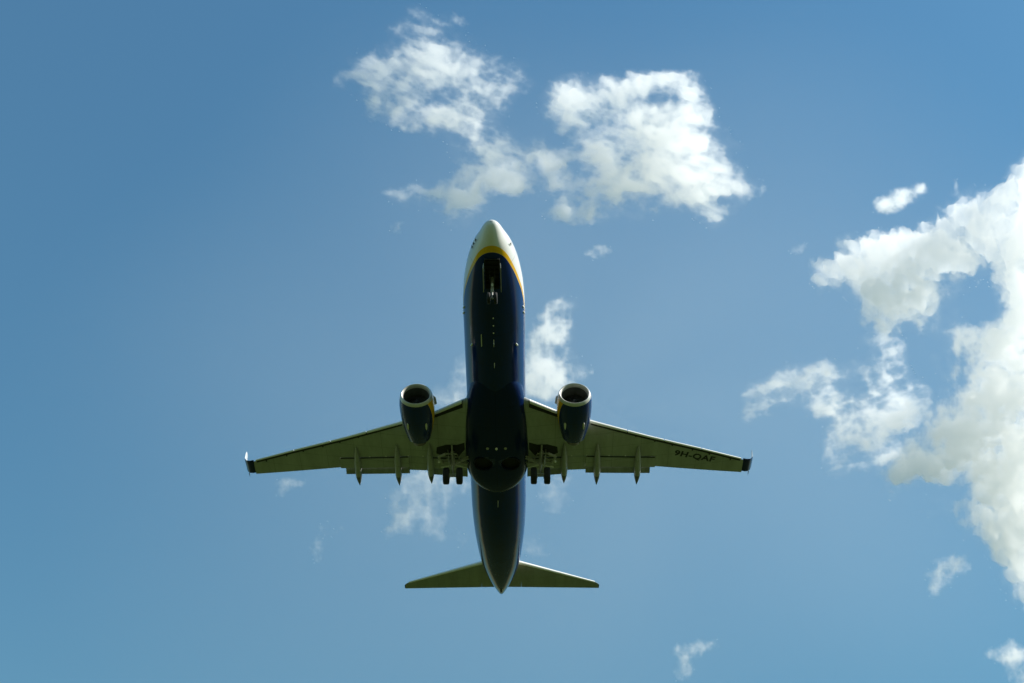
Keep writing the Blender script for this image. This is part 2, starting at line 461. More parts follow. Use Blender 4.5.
def build_wing(sx):
    xs = [1.2, 1.6, 1.92, 2.4, 3, 3.85, 4.6, 5.3, 5.8, 6.3, 7, 8, 9, 10, 10.55]
    rings = [wing_ring(x, fhinge(x), sx) for x in xs]
    rings += [wing_ring(x, fte(x), sx) for x in (10.56, 11, 12, 13, 14, 15, 16, 16.62)]
    wg = MB().loft(rings).build('wing', M['grey'], split=35)
    # navy tip and blended winglet
    tipx = 16.62
    prev = wing_ring(tipx, fte(tipx), sx)
    tr = []
    chord0 = fle(16.62) - SL - fte(16.62)
    path = [(16.62, 0, 0, 0), (16.85, .03, .10, 0), (17.08, .14, .22, .3), (17.27, .36, .4, .75), (17.39, .7, .62, 1.2), (17.49, 1.2, .95, 1.42), (17.59, 1.8, 1.35, 1.46), (17.67, 2.35, 1.75, 1.48)]
    W = []
    for (x, dz, back, bend) in path:
        c = chord0 * (1 - .55 * min(1, dz / 2.35)) if dz > .3 else chord0 * (1 - .05 * dz / .3)
        le = fle(16.62) - SL * .3 - back * 1.0
        ring = []
        base = fwz(16.62)
        N = 14
        us = [(.5 - .5 * math.cos(math.pi * i / N)) for i in range(N + 1)]
        nx, nz = -math.sin(bend), math.cos(bend)
        for u, up in [(u, False) for u in us[::-1]] + [(u, True) for u in us[1:]]:
            t = c * af(u, .09, up)
            ring.append(Vector((sx * (x + nx * t), le - u * c, base + dz + nz * t)))
        W.append(ring)
    MB().loft(W[:5]).build('wing_tip', M['navy'], wg)
    MB().loft(W[4:]).build('winglet', M['white'], wg)
    MB().lathe((sx * 17.12, -22.2 - .75, fwz(16.62) + .1), (0, -1, 0), [(-.1, .03), (.15, .02), (.28, .004)], 8, (True, True)).build('static_wick', M['dark'], wg)
    # slats and inboard leading edge flaps
    def slat(x0, x1, name, dz, fwd, mat):
        n = max(2, int((x1 - x0) / .4) + 1); rr = []
        for i in range(n + 1):
            x = x0 + (x1 - x0) * i / n
            le = fle(x); c = le - fte(x); L = .075 * c + .16; z = fwz(x) - dz
            rr.append([Vector((sx * x, le - a * L + fwd, z + b * L)) for a, b in
                       ((1.0, -.02 + .34), (.55, .30), (.2, .17), (.03, .03), (0, -.08), (.06, -.19), (.2, -.25), (.32, -.26), (.30, -.22), (.22, -.17), (.2, -.05), (.4, .12), (.7, .26))])
        return MB().loft(rr).build(name, mat, wg, split=50)
    for x0, x1 in ((6.05, 8.5), (8.56, 11.0), (11.06, 13.6), (13.66, 16.45)): slat(x0, x1, 'slat', .06, 0, M['slat'])
    slat(2.15, 4.05, 'krueger_flap', .12, .02, M['slat'])
    for x in (6.6, 7.9, 9.1, 10.4, 11.6, 13.0, 14.2, 15.7):
        MB().box((sx * x, fle(x) - .27, fwz(x) - .07), (.09, .34, .06)).build('slat_track', M['dark'], wg, smooth=False)
    k = MB()
    for x0, x1, d in ((2.05, 4.1, .34), (6.05, 16.3, .16)):
        pass
    # dark strip painted as the shade in the gap behind the slats
    def cove(x0, x1, w0, w1, n=8):
        v, f = [], []
        for i in range(n + 1):
            x = x0 + (x1 - x0) * i / n; w_ = w0 + (w1 - w0) * i / n
            for q in range(4):
                y = fle(x) - SL - .02 - w_ * (q / 3) ** 1.5; v.append((sx * x, y, wing_z(x, y, False) - .014))
        for i in range(n):
            for q in range(3): f.append((i * 4 + q, i * 4 + q + 1, i * 4 + q + 5, i * 4 + q + 4))
        return v, f
    MB().add(*cove(2.1, 4.05, .42, .30)).add(*cove(6.1, 16.4, .17, .12, 20)).build('slat_gap_shade', M['dark'], wg)
    # flaps: front panel and aft panel of each, with the blank gate behind the engine
    fl_a = lambda x: fhinge(x) - .07
    def rear(x): return float(np.interp(x, [1.95, 4.3, 5.85, 10.5], [-20.92, -20.95, -21.02, -21.72]))
    mid = lambda x: fl_a(x) + (rear(x) - fl_a(x)) * .60
    mid2 = lambda x: mid(x) - .05
    for xs_, nm in (((1.98, 2.8, 3.6, 4.25), 'inboard_flap'), ((5.86, 7, 8, 9, 10, 10.545), 'outboard_flap')):
        a = strip(MB(), sx, xs_, fl_a, mid, .22, .12, -.02).build(nm, M['grey'], wg, split=50)
        xb = [min(q, 10.22) for q in xs_]
        strip(MB(), sx, xb, mid2, rear, .10, .22, -.07).build('aft_flap', M['flap'], a, split=50)
    strip(MB(), sx, (4.2, 5.0, 5.98), fl_a, lambda x: float(np.interp(x, [4.3, 5.8], [-20.7, -20.82])), .2, .05, .05).build('thrust_gate', M['grey'], wg, split=50)
    # aileron gap
    # dark strips painted as the shade in the slots ahead of the flaps
    for x0, x1, fy, nm in ((1.98, 4.25, fl_a, 'flap_slot_shade'), (5.9, 10.5, fl_a, 'flap_slot_shade')):
        v, f = [], []
        for i in range(13):
            x = x0 + (x1 - x0) * i / 12
            for dy in (.07, -.03): v.append((sx * x, fy(x) + dy, wing_z(x, fy(x) + .07, False) - .028))
            for dy in (-.03, .07): v.append((sx * x, fy(x) + dy, wing_z(x, fy(x) + .07, False) - .020))
        for i in range(12):
            for q in range(4): f.append((i * 4 + q, i * 4 + (q + 1) % 4, i * 4 + 4 + (q + 1) % 4, i * 4 + 4 + q))
        MB().add(v, f).build(nm, M['dark'], wg)
    # flap track fairings
    for x, yf, yr, dz in ((4.42, -17.9, -21.7, .40), (6.62, -18.25, -22.15, .34), (9.35, -18.85, -22.5, .30)):
        L = yf - yr; rr = []
        for i in range(19):
            u = i / 18
            r = math.sin(math.pi * min(1, u / .62) / 2) ** .7 if u < .62 else math.cos(math.pi / 2 * (u - .62) / .38) ** .9
            y = yf - L * u
            yy = max(y, fhinge(x) - .9)
            zc = wing_z(x, yy, False) - .06 - max(0, (u - .55)) * .7
            ring = []
            for q in range(14):
                t = 2 * math.pi * q / 14
                ring.append(Vector((sx * x + math.cos(t) * max(.006, .235 * r), y, zc + math.sin(t) * max(.006, dz * r) - dz * .35 * r)))
            rr.append(ring)
        fm = MB().loft(rr)
        part('flap_track_fairing', fm.v, fm.f, None, wg, split=60, mats=[M['grey'], M['tip_shade']], midx=[1 if n_ >= 13 * 14 and n_ < 18 * 14 else 0 for n_ in range(len(fm.f))])  # aft rings take the darker colour as painted shade
    # flat dark sheet painted as the shaded bay opening beside the leg
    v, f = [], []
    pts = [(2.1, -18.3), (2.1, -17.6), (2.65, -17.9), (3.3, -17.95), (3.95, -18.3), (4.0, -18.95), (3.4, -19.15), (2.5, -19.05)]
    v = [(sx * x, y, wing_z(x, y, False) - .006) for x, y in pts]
    MB().add(v + [(p[0], p[1], p[2] - .003) for p in v], [tuple(range(8)), tuple(range(15, 7, -1))]).build('gear_bay_shade', M['dark'], wg, smooth=False)
    # small white navigation/inspection lights along the flap line
    for x in (4.9, 5.9, 7.4, 8.5):
        MB().lathe((sx * x, fhinge(x) + .06, wing_z(x, fhinge(x) + .06, False) + .01), (0, 0, -1), [(0, .06), (.03, .05), (.04, 0)], 10).build('hinge_fitting', M['bright'], wg)
    return wg
wing_r = build_wing(1)
wing_l = build_wing(-1)

# registration on the underside of the port wing
def registration():
    cu = bpy.data.curves.new('reg', 'FONT'); cu.body = '9H-QAF'; cu.size = 1.0; cu.shear = .3; cu.resolution_u = 3
    cu.offset = .034; cu.space_character = 1.08
    to = bpy.data.objects.new('reg', cu); col.objects.link(to)
    bpy.context.view_layer.update()
    me = bpy.data.meshes.new_from_object(to.evaluated_get(bpy.context.evaluated_depsgraph_get()))
    bpy.data.objects.remove(to); bpy.data.curves.remove(cu)
    bm = bmesh.new(); bm.from_mesh(me)
    xs = [v.co.x for v in bm.verts]; ys = [v.co.y for v in bm.verts]
    x0, x1, y0, y1 = min(xs), max(xs), min(ys), max(ys)
    A, Bp = Vector((-11.85, -20.38)), Vector((-14.74, -21.60))      # baseline from first to last letter
    H = .72
    d = Bp - A; up = Vector((0.10, 1.0)).normalized()
    for v in bm.verts:
        u = (v.co.x - x0) / (x1 - x0); q = (v.co.y - y0) / (y1 - y0)
        p = A + d * u + up * (H * q)
        v.co = Vector((p.x, p.y, wing_z(-p.x, p.y, False) - .006)) - BASE
    bmesh.ops.recalc_face_normals(bm, faces=bm.faces)
    bm.to_mesh(me); bm.free(); bpy.data.meshes.remove(me) if False else None
    me.materials.clear(); me.materials.append(M['black'])
    o = bpy.data.objects.new('registration_lettering', me); col.objects.link(o); o.parent = wing_l
registration()

# ------------------------------------------------------------------ engines
def nacelle_paint():
    m, t, b = new_mat('nacelle_livery')
    x = NX(t)
    v, X, Y, Z = x.obj()
    z = x.m('ADD', Z, BASE.z + 1.75)
    y = x.m('SUBTRACT', -BASE.y - 12.82, Y)
    e = x.m('MULTIPLY_ADD', y, -.05, .02)
    inb = x.m('SUBTRACT', 1.0, x.step(x.m('ABSOLUTE', X), 4.96, .01))
    e = x.m('ADD', e, x.m('MULTIPLY', inb, x.m('MINIMUM', x.m('MULTIPLY_ADD', y, .19, -.72), 0.0)))
    navy = x.m('SUBTRACT', 1.0, x.step(z, e, .006))
    yel = x.m('SUBTRACT', x.m('SUBTRACT', 1.0, x.step(z, x.m('ADD', e, x.m('MULTIPLY_ADD', inb, .45, .15)), .006)), navy, clamp=True)
    n = x.noise(2.0, 6, .6, v, (1.6, .4, 1)); n2 = x.noise(9.0, 4, .6, v, (1.6, .3, 1))
    blue = x.mix(x.m('MULTIPLY', x.step(n, .55, .15), .5), NAVY, (.012, .016, .024))
    gy = x.m('ABSOLUTE', x.m('SUBTRACT', y, 1.75))
    c = x.mix(navy, x.mix(yel, WHITE, YELLOW), blue)
    c = x.mix(x.m('MULTIPLY', x.m('SUBTRACT', 1.0, x.step(gy, .014, .006)), .6), c, (.003, .004, .008))
    c = x.mix(x.m('MULTIPLY', x.m('SUBTRACT', 1.0, x.step(x.m('ABSOLUTE', x.m('SUBTRACT', y, 3.3)), .014, .006)), .6), c, (.003, .004, .008))
    t.links.new(c, b.inputs['Base Color'])
    t.links.new(x.m('MULTIPLY_ADD', n2, .12, .17), b.inputs['Roughness'])
    b.inputs['Specular IOR Level'].default_value = .3
    return m
M['nac'] = nacelle_paint()
def build_engine(sx):
    c = Vector((sx * 4.96, -12.82, -1.75)); ax = Vector((0, -1, 0))
    def sq(t, q):
        f = max(0, 1 - t / 2.6)
        return Vector((q.x * (1 + .03 * f), q.y, q.z * (1 - .07 * f) if q.z < 0 else q.z))
    outer = [(.22, 1.005), (.4, 1.04), (.8, 1.075), (1.3, 1.085), (1.9, 1.06), (2.5, 1.0), (3.1, .90), (3.6, .79), (3.78, .75), (3.78, .73), (3.4, .76)]
    e = MB().lathe(c, ax, outer, 56, sq=sq).build('engine_cowl', M['nac'], split=50)
    MB().lathe(c, ax, [(.22, 1.004), (.12, .985), (.04, .95), (.0, .90), (.03, .855), (.12, .82), (.25, .80)], 56, sq=sq).build('inlet_lip', M['lip'], e)
    MB().lathe(c, ax, [(.25, .80), (.6, .785), (1.05, .785), (1.06, .3), (1.06, .05)], 56, (False, True)).build('inlet_duct', M['duct'], e)
    fb = MB()
    for k in range(24):
        a = 2 * math.pi * k / 24; rr = []
        for r, tw in ((.22, .3), (.5, .75), (.775, 1.05)):
            d = Vector((math.cos(a), 0, math.sin(a))); tn = Vector((-math.sin(a), 0, math.cos(a)))
            w_ = .10 + .05 * r
            dv = tn * math.sin(tw) * w_ + Vector((0, -1, 0)) * math.cos(tw) * w_
            nn = (tn * math.cos(tw) + Vector((0, 1, 0)) * math.sin(tw)) * .006
            p = c + ax * .95 + d * r
            rr.append([p - dv + nn, p + dv + nn, p + dv - nn, p - dv - nn])
        fb.loft(rr)
    fb.build('fan', M['fan'], e)
    MB().lathe(c + ax * .5, ax, [(0, .004), (.05, .05), (.2, .14), (.38, .22), (.5, .24), (.52, .1)], 24, (True, True)).build('spinner', M['fan'], e)
    MB().lathe(c, ax, [(3.2, .6), (3.78, .57), (4.1, .5), (4.35, .44), (4.35, .42), (4.1, .40)], 32).build('exhaust_nozzle', M['exhaust'], e)
    MB().lathe(c, ax, [(4.0, .27), (4.4, .22), (4.7, .1), (4.8, .01)], 24, (True, True)).build('exhaust_plug', M['exhaust'], e)
    # vortex strake on the inboard side, scoops under the cowl
    MB().add([c + Vector(q) for q in ((-sx * .98, -.55, .42), (-sx * .99, -1.5, .44), (-sx * 1.22, -1.45, .56), (-sx * 1.16, -.85, .53), (-sx * .98, -.55, .45), (-sx * .99, -1.5, .47), (-sx * 1.22, -1.45, .59), (-sx * 1.16, -.85, .56))],
             [(0, 1, 2, 3), (7, 6, 5, 4), (0, 4, 5, 1), (1, 5, 6, 2), (2, 6, 7, 3), (3, 7, 4, 0)]).build('nacelle_strake', M['strut'], e, smooth=False)
    for q in (-1, 1):
        p = c + Vector((q * .58, -1.75, -.86))
        MB().loft([[p + Vector((a * .07 * k, -b, d * k - .01)) for a, d in ((-1, .06), (1, .06), (.8, -.06), (-.8, -.06))] for b, k in ((0, .6), (.12, 1), (.4, .9), (.62, .2))]).build('cowl_scoop', M['bright'], e)
    # pylon
    py = MB()
    rr = []
    for y, zt, zb2, hw in ((-13.9, -.72, -.8, .03), (-14.5, -.5, -.85, .16), (-15.4, -.62, -1.1, .2), (-16.6, -.9, -1.35, .2), (-17.6, -.95, -1.38, .14), (-18.6, -.98, -1.2, .03)):
        rr.append([Vector((sx * 4.96 - hw, y, zb2)), Vector((sx * 4.96 + hw, y, zb2)), Vector((sx * 4.96 + hw * .9, y, zt)), Vector((sx * 4.96 - hw * .9, y, zt))])
    py.loft(rr).build('engine_pylon', M['grey'])
for sx in (1, -1): build_engine(sx)

# ------------------------------------------------------------------ tail
def stab(sx):
    LE = [(.3, -33.25), (1.5, -33.92), (7.15, -37.22), (7.38, -37.5)]
    TE = [(.3, -36.70), (7.38, -38.02)]
    rr = []
    hinge = []
    for x in (.3, 1.485, 1.5, 3, 4.5, 6, 7.0, 7.25, 7.38):
        le = float(np.interp(x, *zip(*LE))); te = float(np.interp(x, *zip(*TE))); c = le - te
        cc = c * .72
        z = 1.22 + x * .122
        N = 12; ue = 1.0 if x < 1.49 else .72
        us = [ue * (.5 - .5 * math.cos(math.pi * i / N)) for i in range(N + 1)]
        f = lambda u, s: Vector((sx * x, le - u * c, z + s * c * 5 * .095 * (.2969 * math.sqrt(u) - .126 * u - .3516 * u * u + .2843 * u**3 - .1015 * u**4)))
        rr.append([f(u, -1) for u in us[::-1]] + [f(u, 1) for u in us[1:]])
        u2 = [.725, .86, 1.0]
        if x >= 1.5: hinge.append([f(u, -.97) for u in u2] + [f(u, .97) for u in u2[::-1][0:]])
    st = MB().loft(rr).build('horizontal_stabilizer', M['tail'], split=35)
    MB().loft(hinge).build('elevator', M['tail'], st, split=35)
    MB().loft([[p + Vector((0, .004, 0)) + (p - r[12]) * .0 for p in r] for r in rr[:0]] or [[Vector((sx * 7.38, -37.5, 2.12)), Vector((sx * 7.38, -38.02, 2.12)), Vector((sx * 7.38, -37.8, 2.15))], [Vector((sx * 7.44, -37.62, 2.13)), Vector((sx * 7.44, -37.98, 2.13)), Vector((sx * 7.44, -37.8, 2.14))]]).build('tip_cap', M['navy'], st)
    le = MB(); rr = []
    for x in (1.2, 2, 3, 4, 5, 6, 7.1):
        y = float(np.interp(x, *zip(*LE))); z = 1.22 + x * .122; r = .15 - .012 * x
        rr.append([Vector((sx * x, y + math.sin(a) * r * 1.2 - r * .4, z + math.cos(a) * r)) for a in [2 * math.pi * i / 12 for i in range(12)]])
    le.loft(rr).build('leading_edge', M['slat'], st)
    return st
M['tail'] = paint('tailplane_paint', (.31, .32, .29), .45, .5, .8, lines=(2.4, .9, .3))
for sx in (1, -1): stab(sx)
def fin():
    rr, r2 = [], []
    for z, le, te in ((1.7, -29.8, -36.3), (2.4, -31.0, -36.6), (5.0, -33.3, -37.6), (8.4, -36.3, -38.9), (8.7, -36.9, -38.9)):
        c = le - te; N = 12; us = [.7 * (.5 - .5 * math.cos(math.pi * i / N)) for i in range(N + 1)]
        f = lambda u, s: Vector((s * c * 5 * .09 * (.2969 * math.sqrt(u) - .126 * u - .3516 * u * u + .2843 * u**3 - .1015 * u**4), le - u * c, z))
        rr.append([f(u, -1) for u in us[::-1]] + [f(u, 1) for u in us[1:]])
        if z > 2: r2.append([f(u, -.97) for u in (.705, .85, 1)] + [f(u, .97) for u in (1, .85, .705)])
    v = MB().loft(rr).build('vertical_fin', M['navy'], split=35)
    MB().loft(r2).build('rudder', M['navy'], v, split=35)
fin()

# ------------------------------------------------------------------ undercarriage
def wheel(c, r, wd, parent, sx=1):
    c = Vector(c); h = wd / 2
    prof = [(-h * .55, r * .50), (-h * .9, r * .62), (-h, r * .80), (-h * .86, r * .94), (-h * .55, r * .99)]
    g = [(-h * .5, r), (-h * .28, r), (-h * .26, r * .975), (-h * .2, r * .975), (-h * .18, r), (h * .18, r), (h * .2, r * .975), (h * .26, r * .975), (h * .28, r), (h * .5, r)]
    t = MB().lathe(c, (1, 0, 0), prof + g + [(-a, b) for a, b in prof[::-1]], 40)
    nt_ = len(t.f)
    t.lathe(c, (1, 0, 0), [(-h * .55, r * .50), (-h * .35, r * .46), (-h * .3, r * .2), (-h * .75, r * .16), (-h * .8, .02)], 24, (False, True))
    t.lathe(c, (1, 0, 0), [(h * .55, r * .50), (h * .35, r * .46), (h * .3, r * .2), (h * .75, r * .16), (h * .8, .02)], 24, (False, True))
    return part('wheel', t.v, t.f, None, parent, mats=[M['rubber'], M['strut']], midx=[0] * nt_ + [1] * (len(t.f) - nt_))
def main_gear(sx):
    x, y, zt, za = sx * 2.83, -18.72, -1.25, -3.38
    g = MB().tube((x + sx * .1, y + .05, zt), (x + sx * .03, y, -2.55), .15).tube((x + sx * .03, y, -2.5), (x, y, za), .085)
    g.tube((x - .28, y, za), (x + .28, y, za), .075).tube((x, y, za - .02), (x, y, za + .16), .12)
    g.build('main_gear_leg', M['strut'])
    leg = bpy.data.objects[-1] if False else [o for o in plane.children if o.name.startswith('main_gear_leg')][-1]
    for q in (-1, 1): wheel((x + q * .43, y, za), .555, .41, leg)
    MB().tube((x + sx * .02, y - .05, -2.35), (x - sx * 1.0, y - .1, -1.75), .06).tube((x - sx * .45, y - .08, -2.06), (x - sx * .2, y - .1, -1.4), .04).build('side_brace', M['strut'], leg)
    MB().tube((x + sx * .05, y + .1, -2.3), (x + sx * .1, y + .85, -1.45), .055).build('drag_brace', M['strut'], leg)
    MB().tube((x, y - .12, -2.5), (x, y - .38, -2.85), .035).tube((x, y - .38, -2.85), (x, y - .1, -3.25), .035).build('torque_link', M['strut'], leg)
    MB().tube((x + sx * .07, y + .1, -2.4), (x + sx * .02, y + .12, -3.1), .02).tube((x - .3, y + .1, -3.3), (x + .3, y + .1, -3.3), .018).build('brake_hose', M['bright'], leg)
    MB().tube((x + sx * .5, y + .3, -1.72), (x + sx * 1.0, y - .1, -1.62), .09).tube((x + sx * 1.0, y - .1, -1.62), (x + sx * .75, y - .75, -1.66), .08).tube((x - sx * .2, y + .25, -1.7), (x + sx * .5, y + .3, -1.72), .06).tube((x - sx * 1.0, y + .1, -1.75), (x - sx * .2, y - .45, -1.7), .05).build('bay_door_edge', M['strut'], leg)
    for q in (-1, 1):
        MB().tube((x + q * .19, y, za), (x + q * .27, y, za), .2, n=18).build('brake_unit', M['strut'], leg)
        MB().lathe((x + q * .98, y - .55, -1.66), (0, .2, -1), [(-.05, .09), (.05, .08), (.09, .04), (.095, 0)], 12).build('gear_fitting', M['lens'], leg)
    MB().tube((x - sx * .75, y - .2, -1.7), (x + sx * .1, y - .85, -1.68), .07).tube((x + sx * .1, y - .85, -1.68), (x + sx * .9, y - 1.15, -1.6), .06).tube((x - sx * .8, y - 1.05, -1.72), (x - sx * .1, y - .6, -1.9), .05).build('retraction_beam', M['bright'], leg)
    MB().box((x + sx * .32, y - .02, -1.95), (.03, .75, 1.1), Matrix.Rotation(sx * .12, 3, 'Y')).build('gear_door', M['grey'], leg, smooth=False)
    MB().tube((x - sx * .9, y - .62, -1.78), (x + sx * .8, y - .68, -1.55), .05).tube((x + sx * .3, y - .3, -1.55), (x + sx * .85, y - .75, -1.5), .045).tube((x - sx * .35, y - .35, -1.7), (x - sx * .75, y - .85, -1.6), .04).build('hinge_linkage', M['strut'], leg)
for sx in (1, -1): main_gear(sx)
def nose_gear():
    y, za = -3.62, -3.12
    g = MB().tube((0, y + .1, -1.4), (0, y, -2.55), .095).tube((0, y, -2.5), (0, y, za), .055).tube((-.2, y, za), (.2, y, za), .05)
    leg = g.build('nose_gear_leg', M['strut'])
    for q in (-1, 1): wheel((q * .2, y, za), .345, .2, leg)
    MB().tube((.1, y + .1, -2.2), (.16, y + 1.0, -1.45), .035).tube((-.1, y + .1, -2.2), (-.16, y + 1.0, -1.45), .035).build('drag_brace', M['dark'], leg)
    MB().tube((0, y - .1, -2.45), (0, y - .3, -2.72), .03).tube((0, y - .3, -2.72), (0, y - .06, -2.98), .03).build('torque_link', M['bright'], leg)
    MB().lathe((0, y + .12, -2.1), (0, 1, -.25), [(-.06, .06), (.04, .1), (.06, .09), (.065, 0)], 16).build('taxi_light', M['lens'], leg)
    for sx in (-1, 1):
        zz = fus_bottom(NGW, 3.0)
        MB().box((sx * (NGW + .1), -3.0, zz - .26), (.035, 1.85, .42), Matrix.Rotation(-sx * .06, 3, 'Y')).build('nose_gear_door', M['strut'], smooth=False)
nose_gear()

# ------------------------------------------------------------------ clouds
def vnoise(x, y, seed):
    rs = np.random.RandomState(seed); g = rs.rand(256, 256)
    xi = np.floor(x).astype(int); yi = np.floor(y).astype(int); fx = x - xi; fy = y - yi
    fx = fx * fx * fx * (fx * (fx * 6 - 15) + 10); fy = fy * fy * fy * (fy * (fy * 6 - 15) + 10)
    a = g[yi % 256, xi % 256]; b = g[yi % 256, (xi + 1) % 256]; c = g[(yi + 1) % 256, xi % 256]; d = g[(yi + 1) % 256, (xi + 1) % 256]
    return (a * (1 - fx) + b * fx) * (1 - fy) + (c * (1 - fx) + d * fx) * fy
def fbm(x, y, seed, oct=5, gain=.55, ridged=False):
    s, a, t = 0, 1, 0
    for k in range(oct):
        n = vnoise(x * 2**k + 17.3 * k, y * 2**k + 9.1 * k, seed + k)
        if ridged: n = 1 - np.abs(2 * n - 1)
        s = s + a * n; t += a; a *= gain
    return s / t
SIGMA = .014
def cloud_material():
    m = bpy.data.materials.new('cloud_vapour'); m.use_nodes = True
    t = m.node_tree; t.nodes.remove(t.nodes['Principled BSDF'])
    out = t.nodes['Material Output']
    v = t.nodes.new('ShaderNodeVolumeScatter')
    v.inputs['Color'].default_value = (1, 1, 1, 1); v.inputs['Density'].default_value = SIGMA; v.inputs['Anisotropy'].default_value = .3
    t.links.new(v.outputs[0], out.inputs['Volume'])
    # an almost clear skin, added to give the cloud body a surface
    tr = t.nodes.new('ShaderNodeBsdfTransparent'); df = t.nodes.new('ShaderNodeBsdfTranslucent'); mx = t.nodes.new('ShaderNodeMixShader')
    df.inputs[0].default_value = (.9, .9, .9, 1)
    mx.inputs[0].default_value = .004
    t.links.new(tr.outputs[0], mx.inputs[1]); t.links.new(df.outputs[0], mx.inputs[2]); t.links.new(mx.outputs[0], out.inputs['Surface'])
    return m
M['cloud'] = cloud_material()
def cloud(label, blobs, seed, D, step=1.5, wisp=.5, scale=26, group=None, tmax=3.2, pad=16, stretch=(1, 1, 0), warp=10):
    """blobs: (px, py, rx, ry, amount) patches of vapour seen from the photographer's spot; D metres away.
    The body is a lens of air: its depth follows the amount of vapour, so thin places let the sky through."""
    B = np.array([b[:5] for b in blobs], float)
    x0, x1 = (B[:, 0] - B[:, 2]).min() - pad, (B[:, 0] + B[:, 2]).max() + pad
    y0, y1 = (B[:, 1] - B[:, 3]).min() - pad, (B[:, 1] + B[:, 3]).max() + pad
    xs = np.arange(x0, x1, step); ys = np.arange(y0, y1, step)
    X, Y = np.meshgrid(xs, ys)
    k = D / FOCAL_PX
    wx = X + warp * 2 * (fbm(X / 34, Y / 34, seed + 50, 4) - .5) + warp * .5 * (fbm(X / 9, Y / 9, seed + 60, 3) - .5)
    wy = Y + warp * 2 * (fbm(X / 34, Y / 34, seed + 70, 4) - .5) + warp * .5 * (fbm(X / 9, Y / 9, seed + 80, 3) - .5)
    m = np.zeros_like(X); neg = np.zeros_like(X)
    for bx, by, rx, ry, a in B:
        r2 = ((wx - bx) / rx) ** 2 + ((wy - by) / ry) ** 2
        g = np.exp(-r2 * 1.1) * a
        if a > 0: m = m + g - m * np.clip(g, 0, 1) * .75
        else: neg = neg + g
    m = m + neg
    ca, sa = math.cos(stretch[2]), math.sin(stretch[2])
    U = (X * ca + Y * sa) / stretch[0]; V = (-X * sa + Y * ca) / stretch[1]
    st = lambda a, g: np.clip((a - .5) * g + .5, 0, 1)
    n1 = st(fbm(U / scale, V / scale, seed, 6, .55), 2.3); n2 = st(1 - fbm(U / (scale * .7) + 5, V / (scale * .7), seed + 20, 5, .56, True) + .12, 2.1)
    n3 = st(fbm(U / 9 + 3, V / 9, seed + 35, 3, .6), 1.9)
    n = (.5 * n1 + .32 * n2 + .18 * n3)
    mm = np.clip(m, 0, 1.1) ** .75
    d = np.clip((mm * 1.35 - .10 - wisp * 1.35 * n) / .8, 0, 1.05)
    tau = tmax * 1.2 * d ** 1.95 * (.55 + .45 * (1 - n3) + .45 * (1 - n2)) + .36 * min(tmax, 1.6) * np.clip(mm - .1, 0, 1) ** 1.6 * (1.15 - n) * (wisp > .3)
    half = np.clip(tau / (2 * SIGMA) - 1.0, 0, None)
    half[0, :] = half[-1, :] = 0; half[:, 0] = half[:, -1] = 0
    live = half > 0
    # lonely specks are dropped
    lab = np.where(live, np.arange(1, live.size + 1).reshape(live.shape), 0)
    for _ in range(4000):
        n_ = lab.copy()
        n_[1:] = np.maximum(n_[1:], lab[:-1]); n_[:-1] = np.maximum(n_[:-1], lab[1:])
        n_[:, 1:] = np.maximum(n_[:, 1:], lab[:, :-1]); n_[:, :-1] = np.maximum(n_[:, :-1], lab[:, 1:])
        n_ = np.where(live, n_, 0)
        if (n_ == lab).all(): break
        lab = n_
    cnt = np.bincount(lab.ravel(), minlength=live.size + 1)
    live &= cnt[lab] > 60
    half = np.where(live, half, 0)
    q = live[:-1, :-1] | live[1:, :-1] | live[:-1, 1:] | live[1:, 1:]
    ny, nx = X.shape
    used = np.zeros_like(live); used[:-1, :-1] |= q; used[1:, :-1] |= q; used[:-1, 1:] |= q; used[1:, 1:] |= q
    cx, cy = (x0 + x1) / 2, (y0 + y1) / 2
    ray = np.array([(cx - 512) / FOCAL_PX, (341.5 - cy) / FOCAL_PX, -1]); ray /= np.linalg.norm(ray)
    Rm = np.array(Vector((0, 0, -1)).rotation_difference(Vector(ray)).to_matrix())
    dirs = np.stack([(X - 512) / FOCAL_PX, (341.5 - Y) / FOCAL_PX, -np.ones_like(X)], -1) @ Rm      # into the cloud's own frame
    PX, PY = -dirs[..., 0] / dirs[..., 2] * D, -dirs[..., 1] / dirs[..., 2] * D
    belly = 26 * k * (fbm(X / 60, Y / 60, seed + 90, 3) - .5) * 2 + 26 * k * (fbm(X / 21, Y / 21, seed + 95, 5, .5) - .5) * np.clip(d, 0, 1)
    idx_t = np.full(X.shape, -1); idx_b = np.full(X.shape, -1)
    nu = used.sum(); idx_t[used] = np.arange(nu)
    both = used & live; nb = both.sum(); idx_b[used] = idx_t[used]; idx_b[both] = nu + np.arange(nb)
    co = np.concatenate([np.c_[PX[used], PY[used], (belly + half)[used]], np.c_[PX[both], PY[both], (belly - half)[both]]])
    J, I = np.nonzero(q)
    ft = np.c_[idx_t[J, I], idx_t[J + 1, I], idx_t[J + 1, I + 1], idx_t[J, I + 1]]
    fb = np.c_[idx_b[J, I], idx_b[J, I + 1], idx_b[J + 1, I + 1], idx_b[J + 1, I]]
    F = np.concatenate([ft, fb]).astype(np.int32)
    me = bpy.data.meshes.new('cloud')
    me.vertices.add(len(co)); me.vertices.foreach_set('co', co.astype(np.float32).ravel())
    me.loops.add(F.size); me.loops.foreach_set('vertex_index', F.ravel())
    me.polygons.add(len(F)); me.polygons.foreach_set('loop_start', np.arange(0, F.size, 4, dtype=np.int32))
    me.update(calc_edges=True); me.validate()
    me.materials.append(M['cloud'])
    o = bpy.data.objects.new('cloud', me); col.objects.link(o)
    ray = Vector(((cx - 512) / FOCAL_PX, (341.5 - cy) / FOCAL_PX, -1)).normalized()
    q = Vector((0, 0, -1)).rotation_difference(ray)
    o.matrix_world = cam_w @ Matrix.Translation(ray * D) @ q.to_matrix().to_4x4()
